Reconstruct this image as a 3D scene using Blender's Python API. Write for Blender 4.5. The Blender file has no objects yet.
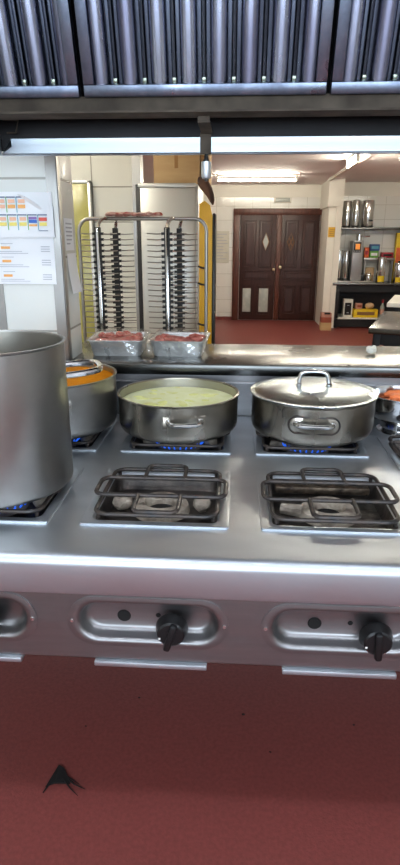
import bpy, bmesh, math, random
from mathutils import Vector, Matrix
random.seed(7)
S = bpy.context.scene
COL = S.collection
PI = math.pi

# ------------------------------------------------------------------ materials
def lin(c):
    return tuple(((v/255)/12.92 if v/255 <= .04045 else ((v/255+.055)/1.055)**2.4) for v in c)

def mat(name, rgb, rough=.5, metal=0., var=None, vscale=8., stretch=(1, 1, 1), rvar=0., bump=0., bscale=60.,
        emit=None, estr=0., coat=0., alpha=1., trans=0., rot=(0, 0, 0), ior=1.45):
    m = bpy.data.materials.new(name); m.use_nodes = True
    nt = m.node_tree; N = nt.nodes; L = nt.links
    p = N['Principled BSDF']
    c = lin(rgb)
    p.inputs['Base Color'].default_value = (*c, 1)
    p.inputs['Roughness'].default_value = rough
    p.inputs['Metallic'].default_value = metal
    p.inputs['Coat Weight'].default_value = coat
    p.inputs['Alpha'].default_value = alpha
    p.inputs['Transmission Weight'].default_value = trans
    p.inputs['IOR'].default_value = ior
    tc = N.new('ShaderNodeTexCoord'); mp = N.new('ShaderNodeMapping')
    mp.inputs['Scale'].default_value = stretch
    mp.inputs['Rotation'].default_value = rot
    L.new(tc.outputs['Object'], mp.inputs['Vector'])
    if var is not None or rvar:
        n = N.new('ShaderNodeTexNoise'); n.inputs['Scale'].default_value = vscale
        n.inputs['Detail'].default_value = 6
        L.new(mp.outputs[0], n.inputs['Vector'])
        if var is not None:
            mx = N.new('ShaderNodeMix'); mx.data_type = 'RGBA'
            mr = N.new('ShaderNodeMapRange')
            mr.inputs['From Min'].default_value = .35; mr.inputs['From Max'].default_value = .65
            L.new(n.outputs['Fac'], mr.inputs['Value'])
            L.new(mr.outputs[0], mx.inputs['Factor'])
            mx.inputs['A'].default_value = (*c, 1); mx.inputs['B'].default_value = (*lin(var), 1)
            L.new(mx.outputs['Result'], p.inputs['Base Color'])
        if rvar:
            mr = N.new('ShaderNodeMapRange')
            mr.inputs['From Min'].default_value = .3; mr.inputs['From Max'].default_value = .7
            mr.inputs['To Min'].default_value = max(.02, rough-rvar); mr.inputs['To Max'].default_value = min(1, rough+rvar)
            L.new(n.outputs['Fac'], mr.inputs['Value']); L.new(mr.outputs[0], p.inputs['Roughness'])
    if bump:
        b = N.new('ShaderNodeTexNoise'); b.inputs['Scale'].default_value = bscale; b.inputs['Detail'].default_value = 4
        L.new(mp.outputs[0], b.inputs['Vector'])
        bp = N.new('ShaderNodeBump'); bp.inputs['Strength'].default_value = bump; bp.inputs['Distance'].default_value = .01
        L.new(b.outputs['Fac'], bp.inputs['Height']); L.new(bp.outputs[0], p.inputs['Normal'])
    if emit:
        p.inputs['Emission Color'].default_value = (*lin(emit), 1); p.inputs['Emission Strength'].default_value = estr
    return m

def tile_mat(name, rgb, grout, w, h, plane='XZ', rough=.16, off=(0, 0, 0), mort=.004):
    m = mat(name, rgb, rough)
    nt = m.node_tree; N = nt.nodes; L = nt.links; p = N['Principled BSDF']
    tc = N.new('ShaderNodeTexCoord'); sp = N.new('ShaderNodeSeparateXYZ'); cb = N.new('ShaderNodeCombineXYZ')
    ad = N.new('ShaderNodeVectorMath'); ad.operation = 'ADD'; ad.inputs[1].default_value = off
    L.new(tc.outputs['Object'], ad.inputs[0]); L.new(ad.outputs[0], sp.inputs[0])
    L.new(sp.outputs[plane[0]], cb.inputs['X']); L.new(sp.outputs[plane[1]], cb.inputs['Y'])
    b = N.new('ShaderNodeTexBrick'); b.offset = 0; b.squash = 1
    b.inputs['Scale'].default_value = 1; b.inputs['Brick Width'].default_value = w; b.inputs['Row Height'].default_value = h
    b.inputs['Mortar Size'].default_value = mort; b.inputs['Mortar Smooth'].default_value = .2
    c = lin(rgb); c2 = tuple(v*.94 for v in c)
    b.inputs['Color1'].default_value = (*c, 1); b.inputs['Color2'].default_value = (*c2, 1)
    b.inputs['Mortar'].default_value = (*lin(grout), 1)
    L.new(cb.outputs[0], b.inputs['Vector']); L.new(b.outputs['Color'], p.inputs['Base Color'])
    bp = N.new('ShaderNodeBump'); bp.inputs['Strength'].default_value = .4; bp.inputs['Distance'].default_value = .003; bp.invert = True
    n = N.new('ShaderNodeTexNoise'); n.inputs['Scale'].default_value = 5
    L.new(tc.outputs['Object'], n.inputs['Vector'])
    b2 = N.new('ShaderNodeBump'); b2.inputs['Strength'].default_value = .12; b2.inputs['Distance'].default_value = .03
    L.new(n.outputs['Fac'], b2.inputs['Height'])
    L.new(b.outputs['Fac'], bp.inputs['Height']); L.new(b2.outputs[0], bp.inputs['Normal']); L.new(bp.outputs[0], p.inputs['Normal'])
    return m

M = {}
M['steel_top'] = mat('brushed_steel_top', (206, 212, 218), .46, 1, var=(194, 200, 206), vscale=3, stretch=(1, 3, 3), rvar=.07)
M['steel_panel'] = mat('brushed_steel_panel', (150, 149, 150), .38, 1, var=(140, 139, 140), vscale=6, stretch=(.6, 6, 6), rvar=.06)
M['steel_counter'] = mat('steel_counter', (100, 100, 98), .24, 1, var=(88, 88, 86), vscale=5, rvar=.05)
M['steel_pot'] = mat('steel_pot', (172, 170, 166), .36, 1, var=(154, 152, 148), vscale=5, stretch=(1, 1, 1.4), rvar=.08)
M['steel_pot_warm'] = mat('steel_pot_warm', (172, 166, 154), .27, 1, var=(142, 134, 122), vscale=5, stretch=(1, 1, .5), rvar=.07)
M['steel_in'] = mat('steel_pot_inside', (176, 172, 162), .38, 1, rvar=.06, vscale=6)
M['steel_lid'] = mat('steel_lid', (138, 148, 152), .26, 1, rvar=.05, vscale=5)
M['chrome'] = mat('polished_steel', (210, 210, 210), .12, 1, rvar=.03, vscale=5)
M['steel_dull'] = mat('dull_steel', (160, 158, 154), .4, 1, rvar=.08, vscale=9)
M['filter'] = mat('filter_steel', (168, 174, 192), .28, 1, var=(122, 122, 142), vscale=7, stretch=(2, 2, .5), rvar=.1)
M['filter_shade'] = mat('shaded_filter_steel', (92, 98, 112), .3, 1, var=(60, 62, 72), vscale=7, stretch=(2, 2, .5), rvar=.1)  # darker copy of the filter steel, shade of the gaps in its colour
M['filter_frame'] = mat('filter_frame_steel', (138, 148, 166), .34, 1, var=(104, 112, 128), vscale=18, rvar=.08)
M['bronze'] = mat('greasy_gutter_steel', (92, 82, 70), .7, .3, var=(70, 62, 54), vscale=14, rvar=.1)
M['hood_shade'] = mat('shaded_hood_steel', (38, 37, 38), .5, .6, rvar=.08, vscale=6)  # near-black base puts the shade inside the hood into the colour
M['hood_rim'] = mat('hood_rim_steel', (186, 196, 204), .3, 1, rvar=.05, vscale=3, stretch=(.3, 4, 4))
M['nozzle'] = mat('nozzle_steel', (222, 230, 236), .42, 1, rvar=.05, vscale=20)
M['clip'] = mat('clip_steel', (150, 160, 146), .3, 1, rvar=.05, vscale=20)
M['iron'] = mat('enamelled_wire', (44, 42, 42), .42, .35, var=(74, 64, 58), vscale=40, rvar=.12)
M['cast'] = mat('burnt_cast_burner', (176, 164, 148), .85, .05, var=(128, 116, 104), vscale=30, bump=.4, bscale=90)
M['pan'] = mat('burnt_tray', (38, 35, 34), .45, .6, var=(104, 96, 90), vscale=14, rvar=.15, bump=.25, bscale=30)
M['pan_brown'] = mat('burnt_foil', (120, 104, 88), .4, .8, var=(56, 48, 42), vscale=30, rvar=.15, bump=.5, bscale=40)
M['flame'] = mat('gas_flame', (60, 120, 255), .5, emit=(40, 110, 255), estr=.8)
M['black'] = mat('black_plastic', (20, 20, 21), .32, rvar=.06, vscale=20)
M['hole'] = mat('dark_hole', (10, 10, 10), .7, rvar=.05, vscale=10)
M['white_mark'] = mat('white_print', (225, 225, 220), .5, rvar=.05, vscale=10)
M['floor'] = mat('red_floor', (126, 62, 57), .45, var=(114, 55, 51), vscale=90, rvar=.08, bump=.12, bscale=160)
M['tile_pillar'] = tile_mat('pillar_tile', (226, 229, 224), (170, 170, 162), .34, .245, 'XZ', off=(.82, 0, .062))
M['tile_pillar_side'] = tile_mat('pillar_side_tile', (228, 229, 222), (160, 158, 150), .34, .245, 'YZ', off=(0, .1, .061))
M['tile_far'] = tile_mat('far_tile', (232, 231, 224), (198, 195, 184), .33, .24, 'XZ', off=(.745, 0, .1), mort=.005)
M['tile_near'] = tile_mat('cream_tile', (226, 226, 216), (150, 148, 138), .33, .24, 'XZ', rough=.12, off=(.083, 0, .088), mort=.005)
M['tile_side'] = tile_mat('side_tile', (226, 224, 214), (180, 176, 164), .33, .24, 'YZ')
M['ceil'] = mat('ceiling_paint', (244, 238, 236), .7, var=(240, 233, 231), vscale=2)
M['paint'] = mat('cream_paint', (234, 231, 220), .55, var=(228, 225, 214), vscale=2)
M['tube'] = mat('lit_tube', (255, 245, 220), .5, emit=(255, 247, 228), estr=165)
M['tube_near'] = mat('lit_tube_cool', (240, 248, 255), .5, emit=(226, 240, 255), estr=85)
M['white_metal'] = mat('white_enamel', (226, 224, 216), .4, rvar=.05, vscale=8)
M['door'] = mat('dark_wood', (62, 32, 26), .42, var=(46, 23, 20), vscale=6, stretch=(6, 6, .6), rvar=.08)
M['door_frame'] = mat('red_brown_wood', (92, 50, 36), .42, var=(72, 38, 28), vscale=6, stretch=(6, 6, .6), rvar=.08)
M['door_gold'] = mat('ochre_beading', (128, 92, 58), .4, rvar=.05, vscale=8)
M['frost'] = mat('frosted_pane', (186, 190, 182), .25, var=(160, 166, 160), vscale=12, rvar=.08)
M['brass'] = mat('pale_brass', (206, 190, 150), .3, 1, rvar=.05, vscale=8)
M['paper'] = mat('white_paper', (236, 238, 240), .7, var=(230, 232, 236), vscale=6)
M['ink'] = mat('grey_print', (170, 172, 180), .7, rvar=.02, vscale=9)
M['ink_dark'] = mat('dark_print', (96, 108, 140), .7, rvar=.02, vscale=9)
for k, c in dict(orange=(238, 176, 104), yellow=(236, 220, 120), green=(96, 176, 92), blue=(70, 116, 196), red=(222, 96, 84), teal=(90, 170, 190), peach=(240, 190, 160), violet=(150, 120, 180)).items():
    M['p_'+k] = mat('print_'+k, c, .7, rvar=.02, vscale=9)
M['soup'] = mat('orange_soup', (222, 140, 0), .5, var=(206, 122, 0), ior=1.12, vscale=22, rvar=.08, bump=.2, bscale=50)
M['broth'] = mat('pale_green_broth', (230, 234, 172), .4, ior=1.2, var=(240, 243, 202), vscale=26, rvar=.1, bump=.3, bscale=70)
M['potato'] = mat('pale_vegetable', (234, 236, 160), .5, var=(222, 226, 142), vscale=20, bump=.2)
M['carrot'] = mat('carrot', (240, 134, 80), .4, var=(230, 116, 60), vscale=20, bump=.15, bscale=40)
M['meat'] = mat('raw_red_meat', (170, 62, 58), .35, var=(206, 118, 108), vscale=26, rvar=.08, bump=.3, bscale=40)
M['foil'] = mat('tray_foil', (214, 216, 214), .34, .7, rvar=.1, vscale=20, bump=.35, bscale=26)
def film_mat():
    m = bpy.data.materials.new('cling_film'); m.use_nodes = True
    nt = m.node_tree; N = nt.nodes; L = nt.links; N.remove(N['Principled BSDF'])
    t = N.new('ShaderNodeBsdfTransparent'); g = N.new('ShaderNodeBsdfGlossy'); g.inputs['Roughness'].default_value = .16
    mx = N.new('ShaderNodeMixShader'); mx.inputs[0].default_value = .2
    n = N.new('ShaderNodeTexNoise'); n.inputs['Scale'].default_value = 22
    b = N.new('ShaderNodeBump'); b.inputs['Strength'].default_value = .8; b.inputs['Distance'].default_value = .02
    tc = N.new('ShaderNodeTexCoord'); L.new(tc.outputs['Object'], n.inputs['Vector'])
    L.new(n.outputs['Fac'], b.inputs['Height']); L.new(b.outputs[0], g.inputs['Normal'])
    L.new(t.outputs[0], mx.inputs[1]); L.new(g.outputs[0], mx.inputs[2]); L.new(mx.outputs[0], N['Material Output'].inputs[0])
    return m
M['film'] = film_mat()
M['card'] = mat('brown_cardboard', (194, 164, 120), .75, var=(184, 152, 108), vscale=4, stretch=(1, 1, 5))
M['card_dark'] = mat('printed_cardboard', (150, 76, 56), .7, var=(136, 66, 48), vscale=8)
M['tape'] = mat('parcel_tape', (160, 118, 68), .3, rvar=.05, vscale=8)
M['fridge'] = mat('pale_fridge_steel', (206, 207, 203), .38, .55, rvar=.08, vscale=4)
M['gap_shade'] = mat('fridge_gap_shade', (28, 28, 30), .5, rvar=.06, vscale=6)  # black stands in for the shaded gap left of the fridge
M['yellow'] = mat('yellow_paint', (226, 176, 20), .42, var=(214, 162, 14), vscale=4, rvar=.06)
M['lime'] = mat('lime_glossy_panel', (186, 182, 104), .22, var=(150, 148, 84), vscale=3, stretch=(1, 1, .8), rvar=.08)
M['leather'] = mat('brown_cloth', (104, 74, 58), .75, var=(70, 50, 42), vscale=14, bump=.3)
M['redwrap'] = mat('red_wrapper', (170, 72, 62), .35, var=(206, 176, 166), vscale=34, rvar=.1, bump=.3)
M['dark_metal'] = mat('black_bench_metal', (26, 26, 30), .5, .2, rvar=.06, vscale=8)
M['post_black'] = mat('black_rubber_post', (26, 26, 26), .5, rvar=.06, vscale=20)
M['tissue'] = mat('crumpled_tissue', (240, 238, 226), .8, var=(226, 224, 206), vscale=30, bump=.3)
M['scrap'] = mat('black_scrap', (8, 5, 5), .9, var=(16, 9, 8), vscale=30)
M['crumb'] = mat('dark_crumb', (24, 14, 13), .7, var=(34, 20, 18), vscale=30)
M['screen'] = mat('amber_screen', (210, 130, 50), .3, emit=(230, 140, 50), estr=.5)
M['grey'] = mat('grey_casing', (150, 150, 152), .4, .4, rvar=.06, vscale=8)
M['pv_orange'] = mat('orange_pack', (236, 112, 58), .45, var=(222, 98, 48), vscale=12)
M['pv_blue'] = mat('blue_pack', (38, 66, 124), .45, var=(60, 92, 150), vscale=12)
M['pv_green'] = mat('green_pack', (104, 178, 70), .45, var=(130, 196, 90), vscale=12)
M['pv_red'] = mat('red_pack', (178, 36, 52), .45, var=(150, 26, 42), vscale=12)
M['pv_yellow'] = mat('yellow_pack', (234, 200, 30), .45, var=(222, 186, 20), vscale=12)
M['pv_pink'] = mat('pinkish_pack', (200, 150, 134), .6, var=(180, 126, 110), vscale=12)
M['pv_beige'] = mat('beige_pack', (216, 184, 144), .6, var=(198, 164, 122), vscale=12)
M['white_plastic'] = mat('white_plastic', (236, 238, 240), .4, rvar=.05, vscale=6)
M['sign_gold'] = mat('yellow_notice', (214, 168, 30), .5, var=(204, 156, 24), vscale=10)
M['sign_grey'] = mat('grey_notice', (196, 194, 178), .5, var=(206, 204, 190), vscale=10)

# ------------------------------------------------------------------ mesh builder
class MB:
    def __init__(self): self.b = bmesh.new()
    def box(self, x0, x1, y0, y1, z0, z1, bev=0., seg=2, rot=None):
        r = bmesh.ops.create_cube(self.b, size=1)
        vs = r['verts']
        c = Vector(((x0+x1)/2, (y0+y1)/2, (z0+z1)/2))
        for v in vs: v.co = Vector((v.co.x*(x1-x0), v.co.y*(y1-y0), v.co.z*(z1-z0)))
        if bev:
            es = list({e for v in vs for e in v.link_edges})
            rr = bmesh.ops.bevel(self.b, geom=es, offset=bev, segments=seg, affect='EDGES', profile=.5)
            vs = list({v for f in rr['faces'] for v in f.verts} | {v for v in vs if v.is_valid})
            # all verts of this island
            seen = set(vs); st = list(vs)
            while st:
                v = st.pop()
                for e in v.link_edges:
                    o = e.other_vert(v)
                    if o not in seen: seen.add(o); st.append(o)
            vs = list(seen)
        for v in vs:
            if rot is not None: v.co = rot @ v.co
            v.co += c
        return self
    def tube(self, pts, r, seg=10, closed=False, cap=True):
        pts = [Vector(p) for p in pts]; n = len(pts)
        rs = r if isinstance(r, (list, tuple)) else [r]*n
        rings = []; prev = None
        for i, p in enumerate(pts):
            if closed: t = pts[(i+1) % n]-pts[i-1]
            else: t = pts[min(i+1, n-1)]-pts[max(i-1, 0)]
            t.normalize()
            if prev is None:
                a = Vector((0, 0, 1)) if abs(t.z) < .9 else Vector((1, 0, 0))
                u = t.cross(a).normalized()
            else:
                u = prev-t*prev.dot(t)
                u = u.normalized() if u.length > 1e-6 else t.orthogonal().normalized()
            prev = u; w = t.cross(u)
            rings.append([self.b.verts.new(p+(u*math.cos(2*PI*k/seg)+w*math.sin(2*PI*k/seg))*rs[i]) for k in range(seg)])
        m = n if closed else n-1
        for i in range(m):
            A, B = rings[i], rings[(i+1) % n]
            sh = 0
            if closed and i == n-1:
                sh = min(range(seg), key=lambda s: (A[0].co-B[s].co).length)
            for k in range(seg):
                self.b.faces.new((A[k], A[(k+1) % seg], B[(k+1+sh) % seg], B[(k+sh) % seg]))
        if cap and not closed:
            self.b.faces.new(rings[0][::-1]); self.b.faces.new(rings[-1])
        return self
    def lathe(self, prof, seg=64, c=(0, 0, 0), capb=False, capt=False, axis='Z'):
        c = Vector(c); rings = []
        def P(r, z, a):
            if axis == 'Z': return Vector((r*math.cos(a), r*math.sin(a), z))
            if axis == 'Y': return Vector((r*math.cos(a), z, -r*math.sin(a)))
            return Vector((z, r*math.cos(a), r*math.sin(a)))
        for r, z in prof:
            if r < 1e-6: rings.append([self.b.verts.new(c+P(0, z, 0))])
            else: rings.append([self.b.verts.new(c+P(r, z, 2*PI*k/seg)) for k in range(seg)])
        for A, B in zip(rings, rings[1:]):
            for k in range(seg):
                k2 = (k+1) % seg
                if len(A) == 1 and len(B) == 1: continue
                if len(A) == 1: self.b.faces.new((A[0], B[k2], B[k]))
                elif len(B) == 1: self.b.faces.new((A[k], A[k2], B[0]))
                else: self.b.faces.new((A[k], A[k2], B[k2], B[k]))
        if capb and len(rings[0]) > 1: self.b.faces.new(rings[0][::-1])
        if capt and len(rings[-1]) > 1: self.b.faces.new(rings[-1])
        return self
    def loft(self, loops, capb=False, capt=False, closed=True):
        R = [[self.b.verts.new(p) for p in lp] for lp in loops]
        n = len(R[0])
        for A, B in zip(R, R[1:]):
            for k in range(n if closed else n-1):
                self.b.faces.new((A[k], A[(k+1) % n], B[(k+1) % n], B[k]))
        if capb: self.b.faces.new(R[0][::-1])
        if capt: self.b.faces.new(R[-1])
        return self
    def lump(self, c, s, sub=2, jit=.18, rz=0.):
        r = bmesh.ops.create_icosphere(self.b, subdivisions=sub, radius=1)
        q = Matrix.Rotation(rz, 3, 'Z')
        for v in r['verts']:
            k = 1+random.uniform(-jit, jit)
            v.co = q @ Vector((v.co.x*s[0]*k, v.co.y*s[1]*k, v.co.z*s[2]*k))+Vector(c)
        return self
    def fillholes(self, outer, holes):
        es = []
        for lp in [outer]+holes:
            vs = [self.b.verts.new(p) for p in lp]
            for i in range(len(vs)): es.append(self.b.edges.new((vs[i-1], vs[i])))
        bmesh.ops.triangle_fill(self.b, use_beauty=True, use_dissolve=False, edges=es)
        return self
    def xf(self, mtx):
        for v in self.b.verts: v.co = mtx @ v.co
        return self
    def build(self, name, material, parent=None, loc=None, smooth=True, ang=35):
        bmesh.ops.recalc_face_normals(self.b, faces=self.b.faces)
        me = bpy.data.meshes.new(name); self.b.to_mesh(me); self.b.free()
        if smooth:
            me.polygons.foreach_set('use_smooth', [True]*len(me.polygons))
            me.set_sharp_from_angle(angle=math.radians(ang))
        me.materials.append(M[material])
        o = bpy.data.objects.new(name, me); COL.objects.link(o)
        if parent is not None: o.parent = parent
        if loc is not None: o.location = loc
        return o

def empty(name, loc, label, cat, group=None, rz=0.):
    o = bpy.data.objects.new(name, None); COL.objects.link(o)
    o.empty_display_size = .05
    o.location = loc; o.rotation_euler = (0, 0, rz)
    return tag(o, label, cat, group)
def tag(o, label, cat, group=None):
    o['label'] = label; o['category'] = cat
    if group: o['group'] = group
    return o
def struct(o): o['kind'] = 'structure'; return o
def kids(o, allobs): return [c for c in allobs if c.parent == o]
def copy_tree(o, loc, label, group=None, rz=None):
    allobs = list(COL.objects)
    c = o.copy(); COL.objects.link(c); c.location = loc; c['label'] = label
    if group: c['group'] = group
    if rz is not None: c.rotation_euler = (0, 0, rz)
    for ch in kids(o, allobs):
        d = ch.copy(); COL.objects.link(d); d.parent = c
        for g in kids(ch, allobs):
            e = g.copy(); COL.objects.link(e); e.parent = d
    return c
def arc(cx, cy, r, a0, a1, n): return [(cx+r*math.cos(a0+(a1-a0)*i/n), cy+r*math.sin(a0+(a1-a0)*i/n)) for i in range(n+1)]
def rrect(hx, hy, r, n=5):
    r = min(r, hx-1e-5, hy-1e-5)
    return (arc(hx-r, hy-r, r, 0, PI/2, n)+arc(-hx+r, hy-r, r, PI/2, PI, n) +
            arc(-hx+r, -hy+r, r, PI, 1.5*PI, n)+arc(hx-r, -hy+r, r, 1.5*PI, 2*PI, n))

# ------------------------------------------------------------------ camera
EYE = 1.4643
f_px, pitch, yaw, roll = 577.74, math.radians(18.3965), math.radians(3.5727), math.radians(.1329)
F = Vector((-math.sin(yaw)*math.cos(pitch), math.cos(yaw)*math.cos(pitch), -math.sin(pitch)))
R = Vector((math.cos(yaw), math.sin(yaw), 0)); U = R.cross(F)
R2 = R*math.cos(roll)+U*math.sin(roll); U2 = -R*math.sin(roll)+U*math.cos(roll)
cam = bpy.data.cameras.new('camera'); co = bpy.data.objects.new('camera', cam); COL.objects.link(co)
mw = Matrix((R2, U2, -F)).transposed().to_4x4(); mw.translation = (0, 0, EYE)
co.matrix_world = mw
cam.sensor_fit = 'VERTICAL'; cam.sensor_height = 36; cam.lens = f_px*36/865; cam.clip_start = .02
S.camera = co

# ------------------------------------------------------------------ setting
XL, XR = -2.6, 3.4
YB, YM, YF = -2.2, 2.0, 11.4          # wall behind the cook, hatch wall, far wall
HN, HF = 2.75, 2.42                   # ceiling heights
struct(MB().box(XL-.1, XR+.1, YB-.1, YF+.1, -.1, 0).build('floor', 'floor', smooth=False))
struct(MB().box(XL-.1, XR+.1, YB-.1, YM+.02, HN, HN+.1).build('ceiling', 'ceil', smooth=False))
struct(MB().box(XL-.1, XR+.1, 2.18, YF+.1, HF, HF+.1).build('ceiling', 'ceil', smooth=False))
struct(MB().box(XL-.1, XL, YB-.1, YF+.1, 0, HN).build('wall_left', 'tile_side', smooth=False))
struct(MB().box(XR, XR+.1, YB-.1, YF+.1, 0, HN).build('wall_right', 'tile_side', smooth=False))
struct(MB().box(XL, XR, YF, YF+.1, 0, HF).build('wall_far', 'tile_far', smooth=False))
# wall behind the cook with an unseen window opening, wide for the rim's reflection
WX0, WX1, WZ0, WZ1 = -1.9, 2.3, 1.15, 2.25
wb = MB(); wb.box(XL, XR, YB-.1, YB, 0, WZ0); wb.box(XL, XR, YB-.1, YB, WZ1, HN)
wb.box(XL, WX0, YB-.1, YB, WZ0, WZ1); wb.box(WX1, XR, YB-.1, YB, WZ0, WZ1)
struct(wb.build('wall_back', 'tile_far', smooth=False))
wf = MB()
for x in (WX0, (WX0+WX1)/2-.02, WX1-.04): wf.box(x, x+.04, YB-.07, YB-.03, WZ0, WZ1)
for z in (WZ0, WZ1-.04): wf.box(WX0, WX1, YB-.07, YB-.03, z, z+.04)
struct(wf.build('unseen_window', 'white_metal', smooth=False))
# hatch wall: low wall, lintel, left pillar
struct(MB().box(XL, XR, YM, 2.38, 0, 1.014).build('wall_hatch_low', 'tile_pillar', smooth=False))
struct(MB().box(XL, XR, YM-.02, 2.18, 2.0, HN).build('wall_hatch_lintel', 'paint', smooth=False))
PX0, PX1, PY0, PY1 = -.832, -.588, 1.985, 2.17
struct(MB().box(PX0, PX1-.004, PY0, PY1, 1.056, 2.0).build('wall_pillar', 'tile_pillar', smooth=False))
struct(MB().box(PX1-.004, PX1, PY0+.002, PY1, 1.056, 2.0).build('wall_pillar_side', 'tile_pillar_side', smooth=False))
for n, (xa, s) in enumerate(((PX1, -1), (PX0, 1))):
    g = MB(); g.box(min(xa-s*.003, xa+s*.034), max(xa-s*.003, xa+s*.034), PY0-.004, PY0-.0005, 1.056, 2.0)
    g.box(min(xa+.0005, xa-s*.004), max(xa+.0005, xa-s*.004), PY0-.004, PY0+.03, 1.056, 2.0)
    struct(g.build('trim_%d' % (n+1), 'steel_dull', smooth=False))
# far room: tiled partition on the left, corner pillar and recessed wall on the right
struct(MB().box(XL, -.745, 4.5, 4.62, 0, HF).build('wall_partition', 'tile_near', smooth=False))
struct(MB().box(-.775, -.715, 4.49, 4.63, 0, HF).build('trim_3', 'steel_dull', smooth=False))
struct(MB().box(1.62, 1.715, 10.4, YF, 0, HF).box(1.5, 1.62, 10.45, YF, 0, HF).box(1.47, 1.72, 10.38, YF, 2.0, HF).build('wall_corner_pillar', 'paint', smooth=False))
struct(MB().box(1.715, XR, 11.0, YF, 0, HF).build('wall_alcove', 'tile_far', smooth=False))
struct(MB().box(XL, 1.5, 11.375, YF, 2.21, HF).box(1.715, XR, 10.975, 11.0, 2.2, HF).build('trim_4', 'paint', smooth=False))
struct(MB().box(1.44, 1.49, 2.2, 10.4, HF-.035, HF).build('trim_5', 'paint', smooth=False))
struct(MB().box(XL, -.09, YF-.012, YF, 0, .06).build('baseboard_far', 'floor', smooth=False))

# double door in the far wall
def door():
    root = bpy.data.objects.new('door_1', None); COL.objects.link(root); root.location = (0, YF, 0); struct(root)
    fr = MB()
    fr.box(-.10, .02, -.06, 0, 0, 2.0, .006); fr.box(1.49, 1.59, -.06, 0, 0, 2.0, .006); fr.box(-.10, 1.59, -.064, 0, 1.91, 2.02, .006)
    fr.build('door_frame', 'door_frame', root)
    def leaf(x0, x1, rails):
        l = MB(); l.box(x0, x1, -.04, 0, .01, 1.91, .003)
        for a in rails:                                   # raised panels with a moulding around
            px0, px1, pz0, pz1 = a
            for bx in ((px0, px1, pz0, pz0+.022), (px0, px1, pz1-.022, pz1), (px0, px0+.022, pz0, pz1), (px1-.022, px1, pz0, pz1)):
                l.box(bx[0], bx[1], -.054, -.04, bx[2], bx[3], .005, 1)
            l.box(px0+.05, px1-.05, -.05, -.04, pz0+.05, pz1-.05, .006, 1)
        return l.build('door_leaf', 'door', root)
    L = leaf(.03, .695, [(.09, .33, .98, 1.82), (.38, .63, .98, 1.82), (.09, .63, .74, .93), (.08, .28, .10, .66), (.38, .63, .10, .66)])
    Rr = leaf(.795, 1.48, [(.85, 1.10, .98, 1.82), (1.17, 1.43, .98, 1.82), (.85, 1.43, .74, .93), (.85, 1.10, .12, .66), (1.17, 1.43, .12, .66)])
    MB().box(.70, .79, -.062, 0, .01, 1.91, .008).build('meeting_strip', 'door_frame', root)
    for lf, cx, gl, fm in ((L, .507, 'frost', 'door_gold'), (Rr, .968, 'door', 'door_gold')):
        hx, hz, cz = .062, .155, 1.44
        pts = [(cx, -.058, cz+hz), (cx+hx, -.058, cz), (cx, -.058, cz-hz), (cx-hx, -.058, cz)]
        g = MB(); g.loft([pts, [(p[0], -.04, p[2]) for p in pts]], capb=True); g.build('diamond_pane', gl, lf, smooth=False)
        b = MB(); b.tube(pts, .011, 6, closed=True)
        if gl == 'door':
            b.tube([(cx-hx*.5, -.058, cz+hz*.5), (cx+hx*.5, -.058, cz-hz*.5)], .007, 6); b.tube([(cx+hx*.5, -.058, cz+hz*.5), (cx-hx*.5, -.058, cz-hz*.5)], .007, 6)
        b.build('beading', fm, lf)
    for x0, x1 in ((.10, .255), (.41, .585)):
        MB().box(x0, x1, -.066, -.04, .16, .60, .006).build('frosted_pane', 'frost', L)
    MB().lathe([(0, -.075), (.022, -.07), (.027, -.055), (.02, -.04), (.012, -.03), (.012, 0)], 16, (.667, -.04, .95), axis='Y').build('door_knob', 'brass', L)
    MB().lathe([(0, -.075), (.026, -.07), (.032, -.055), (.024, -.04), (.012, -.03), (.012, 0)], 16, (.786, -.045, .99), axis='Y').build('door_knob', 'brass', Rr)
    h = MB()
    for z in (.25, 1.0, 1.7): h.lathe([(.012, 0), (.012, .11)], 8, (1.486, -.045, z), capb=True, capt=True)
    h.build('hinge', 'steel_dull', Rr)
door()

# things fixed on the far walls
n = MB().box(-.43, -.17, YF-.015, YF, 1.06, 1.63, .003).build('notice_board', 'sign_grey', smooth=False)
tag(n, 'pale grey notice on the far tiled wall left of the dark double door', 'notice')
pr = MB()
for i in range(9):
    z = 1.58-i*.055; pr.box(-.40, -.40+random.choice((.12, .18, .2)), YF-.0175, YF-.014, z-.012, z)
pr.build('print_line', 'ink', n, smooth=False)
n = empty('exit_sign', (.79, YF, 2.165), 'small pale emergency light on the wall above the dark double door', 'emergency light')
MB().box(-.155, .155, -.04, 0, -.05, .05, .008).build('housing', 'paint', n); MB().box(-.13, .13, -.046, -.039, -.035, .035, .004).build('diffuser', 'frost', n)
n = MB().box(1.49, 1.63, 10.36, 10.379, 1.52, 1.68, .002).build('wall_notice', 'sign_gold', smooth=False)
n.location = (0.02, .07, 0)
tag(n, 'yellow square notice on the pale pillar right of the double door', 'notice')
pr = MB()
for i in range(4): pr.box(1.51, 1.61, 10.357, 10.361, 1.545+i*.03, 1.553+i*.03)
pr.build('print_line', 'door_gold', n, smooth=False)

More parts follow.
